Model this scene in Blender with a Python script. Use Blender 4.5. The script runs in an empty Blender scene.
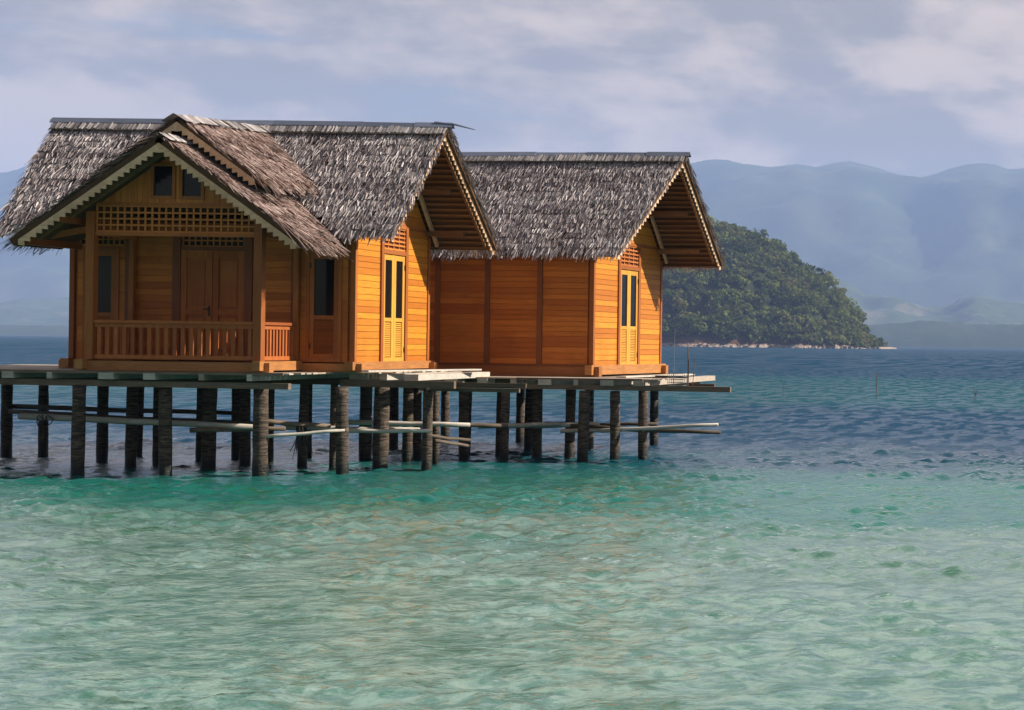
import bpy, bmesh, math, random
import numpy as np
from mathutils import Vector, Matrix

random.seed(11)
rng = np.random.default_rng(11)
S = bpy.context.scene
COL = S.collection
R = math.radians
V = Vector

# ------------------------------------------------------------------ helpers
def tag(o, label=None, cat=None, group=None, kind=None):
    if label: o['label'] = label
    if cat: o['category'] = cat
    if group: o['group'] = group
    if kind: o['kind'] = kind
    return o

def empty(name, loc, rz=0.0):
    o = bpy.data.objects.new(name, None)
    COL.objects.link(o)
    o.location = loc
    o.rotation_euler = (0, 0, rz)
    o.empty_display_size = .3
    return o

def link_mesh(name, me, mat, parent):
    o = bpy.data.objects.new(name, me)
    COL.objects.link(o)
    if mat: me.materials.append(mat)
    if parent: o.parent = parent
    return o

class MB:
    """collects solids and leaves; build() links them as one mesh object"""
    def __init__(self):
        self.v = []; self.f = []; self.r = []
    def _add(self, pts, faces, r=None):
        n = len(self.v)
        self.v.extend([tuple(p) for p in pts])
        if r is None: r = random.random()
        for f in faces:
            self.f.append([i + n for i in f]); self.r.append(r)
    def hexa(self, p, r=None):
        """p: four points of one end, four of the other"""
        self._add(p, [(0,1,2,3),(7,6,5,4),(0,4,5,1),(1,5,6,2),(2,6,7,3),(3,7,4,0)], r)
    def box(self, x0, x1, y0, y1, z0, z1, r=None):
        self.hexa([(x0,y0,z0),(x1,y0,z0),(x1,y1,z0),(x0,y1,z0),(x0,y0,z1),(x1,y0,z1),(x1,y1,z1),(x0,y1,z1)], r)
    def bar(self, p, q, w, h, up=(0,0,1), r=None):
        p, q = V(p), V(q)
        d = (q - p).normalized(); s = d.cross(V(up))
        if s.length < 1e-4: s = d.cross(V((1,0,0)))
        s.normalize(); u = s.cross(d).normalized()
        s *= w/2; u *= h/2
        self.hexa([p-s-u, p+s-u, p+s+u, p-s+u, q-s-u, q+s-u, q+s+u, q-s+u], r)
    def prism(self, pts, ext, r=None):
        n = len(pts); e = V(ext)
        a = [V(p) for p in pts]
        faces = [tuple(range(n)), tuple(range(2*n-1, n-1, -1))]
        for i in range(n):
            j = (i+1) % n
            faces.append((i, n+i, n+j, j))
        self._add(a + [p+e for p in a], faces, r)
    def tube(self, pts, radii, n=8, r=None, cap=True):
        pts = [V(p) for p in pts]; m = len(pts)
        vs = []
        for i, p in enumerate(pts):
            d = (pts[min(i+1, m-1)] - pts[max(i-1, 0)]).normalized()
            s = d.cross(V((0.13, 0.2, 1)) if abs(d.z) < .9 else V((1, 0.1, 0))).normalized()
            t = d.cross(s).normalized()
            for k in range(n):
                a = 2*math.pi*k/n
                vs.append(p + (s*math.cos(a) + t*math.sin(a))*radii[i])
        fs = []
        for i in range(m-1):
            for k in range(n):
                l = (k+1) % n
                fs.append((i*n+k, i*n+l, (i+1)*n+l, (i+1)*n+k))
        if cap:
            fs.append(tuple(range(n-1, -1, -1))); fs.append(tuple((m-1)*n+k for k in range(n)))
        self._add(vs, fs, r)
    def quad(self, a, b, c, d, r=None):
        self._add([a, b, c, d], [(0,1,2,3)], r)
    def build(self, name, mat, parent=None, smooth=False, fix=True):
        me = bpy.data.meshes.new(name)
        me.from_pydata(self.v, [], self.f)
        at = me.attributes.new('rnd', 'FLOAT', 'FACE')
        at.data.foreach_set('value', np.array(self.r, np.float32))
        if fix:
            bm = bmesh.new(); bm.from_mesh(me)
            bmesh.ops.recalc_face_normals(bm, faces=bm.faces)
            bm.to_mesh(me); bm.free()
        if smooth: me.polygons.foreach_set('use_smooth', [True]*len(me.polygons))
        me.update()
        return link_mesh(name, me, mat, parent)

def build_np(name, verts, quads, rnd, mat, parent=None, smooth=False):
    me = bpy.data.meshes.new(name)
    me.vertices.add(len(verts)); me.vertices.foreach_set('co', np.asarray(verts, np.float32).ravel())
    m = len(quads)
    me.loops.add(m*4); me.loops.foreach_set('vertex_index', np.asarray(quads, np.int32).ravel())
    me.polygons.add(m)
    me.polygons.foreach_set('loop_start', np.arange(m, dtype=np.int32)*4)
    me.polygons.foreach_set('loop_total', np.full(m, 4, np.int32))
    if smooth: me.polygons.foreach_set('use_smooth', np.ones(m, bool))
    me.update(calc_edges=True)
    if rnd is not None:
        at = me.attributes.new('rnd', 'FLOAT', 'FACE')
        at.data.foreach_set('value', np.asarray(rnd, np.float32))
    return link_mesh(name, me, mat, parent)

# ------------------------------------------------------------------ materials
class NT:
    def __init__(self, name):
        self.m = bpy.data.materials.new(name); self.m.use_nodes = True
        self.t = self.m.node_tree; self.n = self.t.nodes; self.n.clear()
        self.out = self.n.new('ShaderNodeOutputMaterial')
    def new(self, t, **k):
        x = self.n.new(t)
        for a, b in k.items(): setattr(x, a, b)
        return x
    def link(self, a, b): self.t.links.new(a, b)
    def val(self, sock, x):
        if hasattr(x, 'is_output'): self.link(x, sock)
        else: sock.default_value = x
    def math(self, op, a, b=0.0, c=0.0, clamp=False):
        n = self.new('ShaderNodeMath', operation=op); n.use_clamp = clamp
        self.val(n.inputs[0], a); self.val(n.inputs[1], b); self.val(n.inputs[2], c)
        return n.outputs[0]
    def mix(self, f, a, b, mode='MIX'):
        n = self.new('ShaderNodeMix', data_type='RGBA', blend_type=mode)
        self.val(n.inputs[0], f); self.val(n.inputs[6], a); self.val(n.inputs[7], b)
        return n.outputs[2]
    def noise(self, vec, scale, detail=4, rough=.55, dist=0):
        n = self.new('ShaderNodeTexNoise')
        self.link(vec, n.inputs['Vector'])
        n.inputs['Scale'].default_value = scale; n.inputs['Detail'].default_value = detail
        n.inputs['Roughness'].default_value = rough; n.inputs['Distortion'].default_value = dist
        return n.outputs[0]
    def ramp(self, f, lo, hi, smooth=True):
        n = self.new('ShaderNodeMapRange', interpolation_type='SMOOTHSTEP' if smooth else 'LINEAR')
        self.val(n.inputs[0], f); n.inputs[1].default_value = lo; n.inputs[2].default_value = hi
        return n.outputs[0]
    def mapping(self, vec, scale=(1,1,1), loc=(0,0,0), rot=(0,0,0)):
        n = self.new('ShaderNodeMapping'); self.link(vec, n.inputs[0])
        n.inputs['Scale'].default_value = scale; n.inputs['Location'].default_value = loc
        n.inputs['Rotation'].default_value = rot
        return n.outputs[0]
    def obj(self): return self.new('ShaderNodeTexCoord').outputs['Object']
    def pos(self): return self.new('ShaderNodeNewGeometry').outputs['Position']
    def rnd(self): return self.new('ShaderNodeAttribute', attribute_name='rnd').outputs['Fac']
    def orand(self): return self.new('ShaderNodeObjectInfo').outputs['Random']
    def bump(self, h, strength=.3, dist=.01):
        n = self.new('ShaderNodeBump'); self.link(h, n.inputs['Height'])
        self.val(n.inputs['Strength'], strength); n.inputs['Distance'].default_value = dist
        return n.outputs[0]
    def bsdf(self, col, rough=.6, normal=None, spec=.5, **k):
        p = self.new('ShaderNodeBsdfPrincipled')
        self.val(p.inputs['Base Color'], col); self.val(p.inputs['Roughness'], rough)
        p.inputs['Specular IOR Level'].default_value = spec
        if normal is not None: self.link(normal, p.inputs['Normal'])
        for a, b in k.items(): self.val(p.inputs[a], b)
        self.link(p.outputs[0], self.out.inputs[0])
        return p
def C(r, g, b): return (r, g, b, 1.0)

def wood(name, c1, c2, grain=(1.2, 1.2, 22), rough=.55, wear=.35, stain=.25, spec=.3):
    t = NT(name)
    o = t.obj(); r = t.rnd()
    off = t.new('ShaderNodeVectorMath', operation='ADD')
    t.link(o, off.inputs[0])
    cx = t.new('ShaderNodeCombineXYZ'); t.link(t.math('MULTIPLY', r, 17.0), cx.inputs[0]); t.link(t.math('MULTIPLY', r, 9.0), cx.inputs[1])
    t.link(cx.outputs[0], off.inputs[1])
    g = t.noise(t.mapping(off.outputs[0], grain), 2.2, 6, .62, .4)
    fine = t.noise(t.mapping(off.outputs[0], tuple(x*4 for x in grain)), 3.0, 4, .6)
    big = t.noise(o, 1.1, 4, .6)
    col = t.mix(r, C(*c1), C(*c2))
    col = t.mix(t.math('MULTIPLY', t.ramp(g, .35, .72), wear), col, C(c1[0]*.55, c1[1]*.5, c1[2]*.5))
    col = t.mix(t.math('MULTIPLY', t.ramp(big, .5, .75), stain), col, C(c1[0]*.45, c1[1]*.42, c1[2]*.45))
    h = t.math('ADD', t.math('MULTIPLY', g, .6), t.math('MULTIPLY', fine, .4))
    rr = t.math('MULTIPLY_ADD', g, .25, rough-.1)
    t.bsdf(col, rr, t.bump(h, .35, .006), spec)
    return t.m

M = {}
M['wall'] = wood('wall_wood', (.47,.150,.018), (.73,.295,.028), wear=.40, stain=.38)
M['wall_shaded'] = wood('shaded_front_wood', (.43,.120,.022), (.66,.222,.038), wear=.40, stain=.40)  # redder, darker copy of the wall wood; the fronts' shade is in its colour
M['wallv'] = wood('gable_wood', (.46,.14,.03), (.66,.25,.05), grain=(20,20,1.0))
M['frame'] = wood('frame_wood', (.31,.095,.024), (.44,.145,.034), grain=(9,9,1.2))
M['leaf'] = wood('door_leaf_wood', (.60,.29,.045), (.72,.37,.06), grain=(10,10,1.2), wear=.25)
M['rail'] = wood('rail_wood', (.32,.085,.025), (.50,.155,.04), grain=(6,6,3))
M['beam'] = wood('base_beam_wood', (.33,.128,.042), (.47,.215,.068), grain=(1.4,1.4,14), wear=.45, stain=.45)
M['post'] = wood('post_wood', (.19,.066,.028), (.28,.095,.035), grain=(10,10,1.0))
M['cream'] = wood('cream_board_wood', (.72,.46,.27), (.86,.60,.38), grain=(2,2,8), rough=.75, wear=.45, stain=.45)
M['grey'] = wood('weathered_wood', (.38,.31,.24), (.58,.50,.42), grain=(2.0,8,8), rough=.85, wear=.5, stain=.4)
M['greyx'] = wood('old_beam_wood', (.13,.095,.068), (.23,.17,.125), grain=(1.4,10,10), rough=.85, wear=.5, stain=.5)
M['lattice'] = wood('lattice_wood', (.52,.17,.04), (.68,.24,.05), grain=(5,5,5))
M['underside'] = wood('roof_batten_wood', (.17,.09,.04), (.30,.17,.075), grain=(1.2,8,8), rough=.8, wear=.5)
M['pale_pole'] = wood('pale_pole_wood', (.46,.42,.36), (.66,.61,.54), grain=(1.5,9,9), rough=.7, wear=.5, stain=.5)
M['dark_pole'] = wood('dark_pole_wood', (.10,.08,.06), (.20,.15,.11), grain=(1.5,9,9), rough=.8, wear=.5, stain=.4)

def pile_mat():
    t = NT('palm_trunk'); o = t.obj(); r = t.orand()
    n1 = t.noise(t.mapping(o, (3,3,22)), 1.6, 5, .6, .6)
    n2 = t.noise(t.mapping(o, (14,14,5)), 2.0, 5, .65)
    col = t.mix(t.ramp(n1, .35, .68), C(.026,.019,.016), C(.17,.125,.092))
    col = t.mix(t.math('MULTIPLY', t.ramp(n2, .45, .75), .6), col, C(.05,.04,.035))
    sep = t.new('ShaderNodeSeparateXYZ'); t.link(t.pos(), sep.inputs[0])
    wet = t.math('ADD', sep.outputs[2], t.math('MULTIPLY', n2, -.35))
    col = t.mix(t.ramp(wet, .22, -.12), col, C(.012,.014,.011))
    t.bsdf(col, t.math('MULTIPLY_ADD', t.ramp(wet, -.1, .2), .5, .35), t.bump(t.math('ADD', n1, t.math('MULTIPLY', n2, .5)), .9, .03), .3)
    return t.m
M['pile'] = pile_mat()

def thatch_mat(name, dark, mid, light, bias=1.0):
    t = NT(name); o = t.obj(); r = t.rnd()
    big = t.noise(t.mapping(o, (1,1,1.6)), 1.3, 4, .6, .3)
    fine = t.noise(o, 34, 3, .6)
    k = t.math('ADD', t.math('POWER', r, bias), t.math('MULTIPLY_ADD', big, .9, -.46))
    k = t.math('ADD', k, t.math('MULTIPLY_ADD', fine, .5, -.25), 0, True)
    col = t.mix(t.ramp(k, 0, .5, False), C(*dark), C(*mid))
    col = t.mix(t.ramp(k, .5, 1.0, False), col, C(*light))
    t.bsdf(col, .8, None, .25)
    return t.m
M['thatch'] = thatch_mat('grey_thatch', (.14,.110,.114), (.37,.315,.312), (.66,.595,.585), 1.05)
M['thatchp'] = thatch_mat('brown_thatch', (.085,.052,.046), (.28,.188,.164), (.54,.42,.38), 1.05)
M['cap'] = thatch_mat('ridge_bark', (.20,.175,.175), (.34,.305,.30), (.48,.44,.43), 1.0)
M['slab'] = wood('thatch_underlay', (.10,.055,.03), (.14,.08,.045), grain=(2,14,14), rough=.95)
M['ridgeboard'] = wood('ridge_board_wood', (.13,.15,.21), (.22,.25,.33), grain=(1.5,8,8), rough=.6)

def glass_mat():
    t = NT('dark_window_glass')
    t.bsdf(C(.008,.009,.011), .05, None, .3)
    return t.m
M['glass'] = glass_mat()
def plain(name, c, rough=.6, metal=0.0, k=.4):
    t = NT(name); o = t.obj()
    n = t.noise(o, 30, 4, .6)
    t.bsdf(t.mix(t.math('MULTIPLY', n, k), C(*c), C(*(x*.5 for x in c))), rough, t.bump(n, .2, .004), .4, Metallic=metal)
    return t.m
M['iron'] = plain('dark_iron', (.05,.045,.04), .4, .8)
M['dark'] = plain('lattice_hole_shade', (.02,.014,.01), .9)
M['rope'] = plain('dark_rope', (.05,.045,.04), .9)
M['wire'] = plain('grey_wire', (.30,.31,.32), .5, .3)
M['stick'] = plain('stick_bark', (.16,.11,.08), .85)

# ------------------------------------------------------------------ walls
class Wall:
    """a wall plane: u along it, v up, n outwards"""
    def __init__(self, o, U, N):
        self.o, self.U, self.N = V(o), V(U), V(N)
    def p(self, u, v, n=0): return self.o + self.U*u + V((0,0,v)) + self.N*n
    def box(self, mb, u0, u1, v0, v1, n0, n1, r=None):
        p = self.p
        mb.hexa([p(u0,v0,n0),p(u1,v0,n0),p(u1,v1,n0),p(u0,v1,n0),p(u0,v0,n1),p(u1,v0,n1),p(u1,v1,n1),p(u0,v1,n1)], r)
    def planks(self, mb, u0, u1, v0, v1, row=.115, top=None):
        v = v0
        while v < v1 - .005:
            w = min(row*random.uniform(.88,1.12), v1 - v)
            if v1 - v - w < .03: w = v1 - v
            t = .020 + .005*random.random()
            a0, a1, b0, b1 = u0, u1, u0, u1
            if top:                                   # clip each plank to the gable
                hi0 = top(v); hi1 = top(v + w - .005)
                a0, a1 = max(u0, -hi0), min(u1, hi0); b0, b1 = max(u0, -hi1), min(u1, hi1)
                if a1 - a0 < .02: break
                if b1 < b0: b0 = b1 = (b0+b1)/2
            p = self.p
            mb.prism([p(a0,v,0),p(a1,v,0),p(b1,v+w-.008,0),p(b0,v+w-.008,0)], self.N*t, random.random())
            v += w
    def lattice(self, mb, u0, u1, v0, v1, su, sv, w=.028, n=0.0, d=.03):
        k = max(1, round((u1-u0)/su))
        for i in range(k+1):
            u = u0 + (u1-u0)*i/k
            self.box(mb, u-w/2, u+w/2, v0, v1, n, n+d*.5)
        k = max(1, round((v1-v0)/sv))
        for i in range(k+1):
            v = v0 + (v1-v0)*i/k
            self.box(mb, u0, u1, v-w/2, v+w/2, n+d*.5+.001, n+d)

def frame(wall, mb, u0, u1, v0, v1, w, n0, n1, sill=True):
    wall.box(mb, u0, u0+w, v0, v1, n0, n1); wall.box(mb, u1-w, u1, v0, v1, n0, n1)
    wall.box(mb, u0+w+.001, u1-w-.001, v1-w, v1, n0, n1-.003)
    if sill: wall.box(mb, u0+w+.001, u1-w-.001, v0, v0+w, n0, n1-.003)

def louver_leaf(wall, parent, u0, u1, v0, v1, vmid, n, st, mat, handle=None):
    """a door leaf: glass above, slats below"""
    mb = MB(); d = .035
    wall.box(mb, u0, u0+st, v0, v1, n, n+d); wall.box(mb, u1-st, u1, v0, v1, n, n+d)
    for a, b in ((v0, v0+.08), (vmid-.035, vmid+.035), (v1-.10, v1)):
        wall.box(mb, u0+st+.001, u1-st-.001, a, b, n, n+d-.003)
    leaf = mb.build('door', mat, parent)
    g = MB(); wall.box(g, u0+st-.004, u1-st+.004, vmid+.03, v1-.095, n+.008, n+.016)
    g.build('glass_pane', M['glass'], leaf)
    l = MB(); v = v0 + .095
    while v < vmid - .06:
        a, b = u0+st+.002, u1-st-.002
        p = wall.p
        l.hexa([p(a,v,n+.028),p(b,v,n+.028),p(b,v+.006,n+.031),p(a,v+.006,n+.031),p(a,v+.022,n+.004),p(b,v+.022,n+.004),p(b,v+.030,n+.007),p(a,v+.030,n+.007)])
        v += .036
    l.build('louver_slats', mat, leaf)
    for vv in (v0+.22, v1-.22):
        h = MB()
        u = u0+.012 if handle != 'right' else u1-.012
        wall.box(h, u-.012, u+.012, vv-.05, vv+.05, n+d+.001, n+d+.007)
        h.build('hinge', M['iron'], leaf)
    return leaf

# ------------------------------------------------------------------ thatch
def thatch(A, B, down, nrm, T, u0, u1, course=.150, bw=.019, bl=.25, lift=.032, yaw=.20, dens=2.3, layers=2, rough_end=.05, fringe=1.0, skip=None):
    """blades of thatch laid in courses down a slope from the ridge line A-B; u0(t), u1(t): ends along A-B at distance t down it"""
    A, B, down, nrm = V(A), V(B), V(down), V(nrm)
    e = (B - A).normalized()
    mb = MB()
    t = T
    first = True
    while t > .10:
        a, b = u0(max(t,0)), u1(max(t,0))
        m = max(1, int((b-a)/bw*dens))
        tone = random.uniform(-.12, .12)
        sag = [random.uniform(-.035,.035) for _ in range(12)]; worn = [random.uniform(-.22,.16) for _ in range(12)]
        for i in range(m):
            u = a + (b-a)*random.random()
            k = (u-a)/max(b-a,1e-3)*11; ki = min(int(k),10); s = sag[ki]*(1-(k-ki)) + sag[ki+1]*(k-ki)
            L = bl*random.uniform(.65,1.2)*(fringe*random.uniform(1,1.5) if first else 1.0)
            y = random.gauss(0, yaw)
            d = down*math.cos(y) + e*math.sin(y)
            w = bw*random.uniform(.55,1.25)
            side = e*math.cos(y) - down*math.sin(y)
            end = t + random.gauss(0,.016) + s + (random.uniform(-.04,.12)*fringe + random.choice((0,0,0,.05)) if first else 0)
            end = max(end, .06); L = min(L, end-.01)
            if skip and skip(A + e*u + down*end): continue
            base = A + e*u + down*(end - L) + nrm*(random.uniform(0,.012))
            tilt = random.gauss(0,.17)*w
            li = lift*random.uniform(.3,1.5)
            tip = A + e*u + down*end + (d-down*math.cos(y))*L + nrm*li
            if first: tip += V((0,0,-random.uniform(0,.09)*fringe))
            q = .55*w
            mid = (base+tip)/2 + nrm*(li*.15 + .008)
            r = min(1, max(0, random.random()+tone+worn[ki]*(1-(k-ki))+worn[ki+1]*(k-ki)))
            mb._add([base-side*w/2, base+side*w/2, mid+side*w*.5+nrm*tilt, mid-side*w*.5-nrm*tilt,
                     tip+side*q*.5+nrm*tilt, tip-side*q*.5-nrm*tilt], [(0,1,2,3),(3,2,4,5)], r)
        first = False
        t -= course
    # loose blades on the two raking ends
    for E_, sg in ((u0,-1),(u1,1)):
        for i in range(int(T/.035)):
            t = T*random.random(); u = E_(t) + sg*random.uniform(-.02, rough_end)
            L = bl*random.uniform(.5,1.0); w = bw*.6
            y = sg*random.uniform(.0,.30)
            d = down*math.cos(y) + e*math.sin(y); side = e*math.cos(y) - down*math.sin(y)
            base = A + e*u + down*(t-L*.5) - nrm*random.uniform(0,.03); tip = base + d*L*.8 + nrm*random.uniform(-.02,.02)
            mb.quad(base-side*w/2, base+side*w/2, tip+side*w/4, tip-side*w/4)
    return mb

def slab(mb, A, B, down, nrm, T, u0, u1, thick=.06, cuts=6):
    A, B, down, nrm = V(A), V(B), V(down), V(nrm)
    e = (B-A).normalized()
    for i in range(cuts):
        t0, t1 = T*i/cuts, T*(i+1)/cuts
        p = [A+e*u0(t0)+down*t0, A+e*u1(t0)+down*t0, A+e*u1(t1)+down*t1, A+e*u0(t1)+down*t1]
        mb.prism([x - nrm*.004 for x in p], -nrm*thick, .5)

def bargeboard(P0, P1, width, ext, teeth, rise=.5):
    """board with a stepped lower edge from P0 (high) to P1 (low)"""
    P0, P1 = V(P0), V(P1); mb = MB(); r = random.random()
    for i in range(teeth):
        a = P0.lerp(P1, i/teeth); b = P0.lerp(P1, (i+1)/teeth)
        zb = min(a.z, b.z) - width
        q0, q1 = V((a.x,a.y,zb)), V((b.x,b.y,zb+.012))
        mb.prism([a, b, q1, q0], ext, min(1, max(0, r + random.uniform(-.25,.25))))
    return mb

def ridge_cap(A, B, d1, n1, d2, n2, drop=.27, bw=.075):
    mb = MB(); A, B = V(A), V(B); e = (B-A).normalized(); L = (B-A).length
    for d, n in ((V(d1),V(n1)),(V(d2),V(n2))):
        k = int(L/bw*2.2)
        for i in range(k):
            u = L*(i+random.random())/k; w = bw*random.uniform(.8,1.5); y = random.gauss(0,.07)
            s = e*math.cos(y) - d*math.sin(y); dd = d*math.cos(y)+e*math.sin(y)
            lo = drop*random.uniform(.94,1.05)
            a = A+e*u + n*random.uniform(.050,.062); b = a + dd*lo + n*random.uniform(.0,.025)
            tl = random.gauss(0,.10)*w
            mb.quad(a-s*w/2-n*tl, a+s*w/2+n*tl, b+s*w/2+n*tl, b-s*w/2-n*tl)
    return mb

# ------------------------------------------------------------------ the houses
def gable_roof(root, zr, slope, half, xL, xR, hx, hd, rakeL, rakeR, skip=None, flare=.25):
    """main roof, ridge along local x"""
    al = math.atan(slope); T = half/math.cos(al)
    th = None; parts = []
    roof_mb = MB(); under = MB(); bat = MB()
    cs, sn = math.cos(al), math.sin(al)
    for sg in (-1, 1):
        down = V((0, sg*cs, -sn)); nrm = V((0, sg*sn, cs))
        A, B = V((0,0,zr)), V((1,0,zr))
        u0 = lambda t: xL + rakeL*t/T
        u1 = (lambda t: xR + rakeR*t/T) if sg < 0 else (lambda t: xR + flare*t/T)
        m = thatch(A, B, down, nrm, T, u0, u1, skip=skip if sg < 0 else None)
        n = len(roof_mb.v); roof_mb.v += m.v; roof_mb.f += [[i+n for i in f] for f in m.f]; roof_mb.r += m.r
        if skip and sg < 0:                               # the porch roof takes over in the middle of this slope
            slab(under, A, B, down, nrm, T-.06, lambda t: u0(t)+.03, lambda t: -2.10)
            slab(under, A, B, down, nrm, T-.06, lambda t: 2.24, lambda t: u1(t)-.03)
            slab(under, A, B, down, nrm, 2.30, lambda t: -2.10, lambda t: 2.24)
        else:
            slab(under, A, B, down, nrm, T-.06, lambda t: u0(t)+.03, lambda t: u1(t)-.03)
        t = .10
        while t < T-.05:
            p = V((0,0,zr)) + down*t - nrm*.085
            if skip and sg < 0 and t > 2.25:
                bat.bar(p + V((u0(t)+.08,0,0)), p + V((-2.14,0,0)), .05, .03, nrm); bat.bar(p + V((2.28,0,0)), p + V((u1(t)-.08,0,0)), .05, .03, nrm)
            else: bat.bar(p + V((u0(t)+.08,0,0)), p + V((u1(t)-.08,0,0)), .05, .03, nrm)
            t += .135
    roof = roof_mb.build('thatched_roof', M['thatch'], root, fix=False)
    under.build('roof_underlay', M['slab'], roof)
    bat.build('roof_battens', M['underside'], roof)
    d1, n1 = V((0,-cs,-sn)), V((0,-sn,cs)); d2, n2 = V((0,cs,-sn)), V((0,sn,cs))
    cap = ridge_cap((xL+.02,0,zr+.005), (xR,0,zr+.005), d1, n1, d2, n2, .23, .034)
    cap.build('ridge_cap', M['cap'], roof, fix=False)
    for d_, n_ in ((d1,n1),(d2,n2)):                      # split pole that clamps the cap
        f = MB(); a_ = V((xL+.03,0,zr)) + d_*.245 + n_*.068
        f.tube([a_, a_+V(((xR-xL)*.5,0,random.uniform(-.02,.01))), a_+V((xR-xL-.08,0,0))], [.011]*3, 5); f.build('clamp_pole', M['dark_pole'], roof)
    rb = MB(); x = xL-.05
    while x < xR + .02:                                   # dark bark folded over the crest, in uneven lengths
        L = min(random.uniform(1.0,1.9), xR+.08-x)
        z = zr+.085+random.uniform(0,.015); z2 = z + random.uniform(-.01,.015)
        for s in (-1,1):
            rb.hexa([(x,0,z),(x,s*.085,z-.095),(x,s*.085,z-.083),(x,0,z+.012),(x+L,0,z2),(x+L,s*.085,z2-.095),(x+L,s*.085,z2-.083),(x+L,0,z2+.012)])
        x += L - .04
    rb.build('ridge_board', M['ridgeboard'], roof)
    # rafters, purlins, bargeboards
    for x in (hx+.12, -hx-.12, xR-.16, xL+.16):
        for sg in (-1,1):
            pale = abs(x) > hx+.5
            f = MB(); down = V((0,sg*cs,-sn)); nrm = V((0,sg*sn,cs))
            p = V((x,0,zr)) + down*.08 - nrm*.145
            q = p + down*(T-.30)
            if pale and x > 0: q.x += (rakeR if sg < 0 else flare)*(T-.3)/T
            f.bar(p, q, .05, .085, nrm)
            f.build('rafter', M['cream'] if not pale or sg < 0 else M['underside'], roof)
    pu = MB()
    for sg in (-1,1):
        for t in (T*.45, T*.80):
            p = V((0,sg*cs*t,zr-sn*t)) - V((0,sg*sn,cs))*.235
            o = MB(); o.bar(p+V((xL+.35,0,0)), p+V((xR-.25+(rakeR*t/T if sg < 0 else 0),0,0)), .07, .10, V((0,0,1)))
            o.build('purlin', M['underside'], roof)
    o = MB(); o.bar((xL+.15,0,zr-.29),(xR-.2,0,zr-.29), .08,.12); o.build('ridge_beam', M['underside'], roof)
    for x, ex in ((xR-.10,(.025,0,0)), (xL+.10,(-.025,0,0))):
        for sg in (-1,1):
            rk = rakeR if (sg < 0 and x > 0) else (rakeL if x < 0 else flare)
            dz = -.09
            P0 = V((x,0,zr+dz)); t = T-.10
            P1 = V((x+rk*t/T, sg*cs*t, zr-sn*t+dz))
            bargeboard(P0, P1, .075, ex, 26).build('bargeboard', M['cream'], roof)
    return roof, T

def walls_common(root, hx, hd, zb, ztop, zr_under, slope, door, front_parts):
    """rear wall, left gable; posts"""
    top = lambda v: (zr_under - v)/slope if v > 0 else 9
    rear = Wall((0,hd,0),(1,0,0),(0,1,0)); mb = MB()
    rear.planks(mb, -hx+.05, hx-.05, zb, ztop); rear.box(mb, -hx+.05, hx-.05, zb, ztop, -.03, -.001, .3)
    mb.build('rear_wall', M['wall'], root)
    left = Wall((-hx,0,0),(0,1,0),(-1,0,0)); mb = MB()
    left.planks(mb, -hd+.05, hd-.05, zb, ztop)
    left.planks(mb, -hd, hd, ztop+.10, zr_under-.05, top=top)
    left.box(mb, -hd+.05, hd-.05, zb, ztop, -.03, -.001, .3)
    left.box(mb, -hd+.3, hd-.3, ztop, ztop+.10, 0, .03)
    mb.build('side_wall', M['wall'], root)

def gable_side(root, hx, hd, zb, ztop, zu, slope, u0, u1, vd, vt):
    """right gable wall with its double door (leaves from u0 to u1, top vd) and the slatted vent above it (to vt)"""
    w = Wall((hx,0,0),(0,1,0),(1,0,0))
    top = lambda v: (zu - v)/slope
    mb = MB()
    fo = .11
    w.planks(mb, -hd+.06, u0-fo, zb, ztop); w.planks(mb, u1+fo, hd-.06, zb, ztop)
    w.planks(mb, -hd+.1, hd-.1, ztop+.06, zu-.05, row=.20, top=top)
    w.box(mb, -hd+.06, hd-.06, zb, ztop, -.04, -.012, .2)
    w.box(mb, u0-fo, u1+fo, vt+.04, ztop, 0, .02, .4)
    mb.build('side_wall', M['wall'], root)
    # tie beam at the foot of the gable triangle
    mb = MB(); w.box(mb, -hd+.06, hd-.06, ztop+.002, ztop+.055, -.02, .035); mb.build('tie_beam', M['frame'], root)
    df = MB()
    w.box(df, u0-fo, u0-.008, zb, vt+.03, -.01, .055); w.box(df, u1+.008, u1+fo, zb, vt+.03, -.01, .055)
    w.box(df, u0-.006, u1+.006, vd+.012, vd+.09, -.01, .052); w.box(df, u0-.006, u1+.006, vt-.02, vt+.03, -.01, .052)
    df.build('door_frame', M['frame'], root)
    lt = MB(); w.lattice(lt, u0, u1, vd+.11, vt-.03, .24, .085, .03, .005, .03); lt.build('vent_slats', M['lattice'], root)
    bk = MB(); w.box(bk, u0, u1, vd+.09, vt-.02, -.011, -.004); bk.build('vent_backing', M['post'], root)
    um = (u0+u1)/2
    vm = zb + (vd-zb)*.395
    louver_leaf(w, root, u0, um-.004, zb+.01, vd, vm, -.004, .085, M['leaf'])
    louver_leaf(w, root, um+.004, u1, zb+.01, vd, vm, -.004, .085, M['leaf'], 'right')

def corner_posts(root, hx, hd, zb, ztop):
    for x in (-hx, hx):
        for y in (-hd, hd):
            mb = MB(); sx = .045 if x > 0 else -.045; sy = .045 if y > 0 else -.045
            mb.box(min(x-sx,x+sx*.9), max(x-sx,x+sx*.9), min(y-sy,y+sy*.9), max(y-sy,y+sy*.9), zb, ztop+.02)
            mb.build('corner_post', M['frame'], root)

def base_beams(root, hx, hd, zlo, zhi, lift=.035):
    for y in (-hd-.01, hd+.01):
        mb = MB(); mb.box(-hx-.19, hx+.19, y-.07, y+.07, zlo, zhi-lift); mb.build('base_beam', M['beam'], root)
    for x in (-hx-.01, hx+.01):
        mb = MB()
        mb.box(x-.075, x+.075, -hd-.20, hd+.20, zlo+lift, zhi)
        mb.build('base_beam', M['beam'], root)

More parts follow.
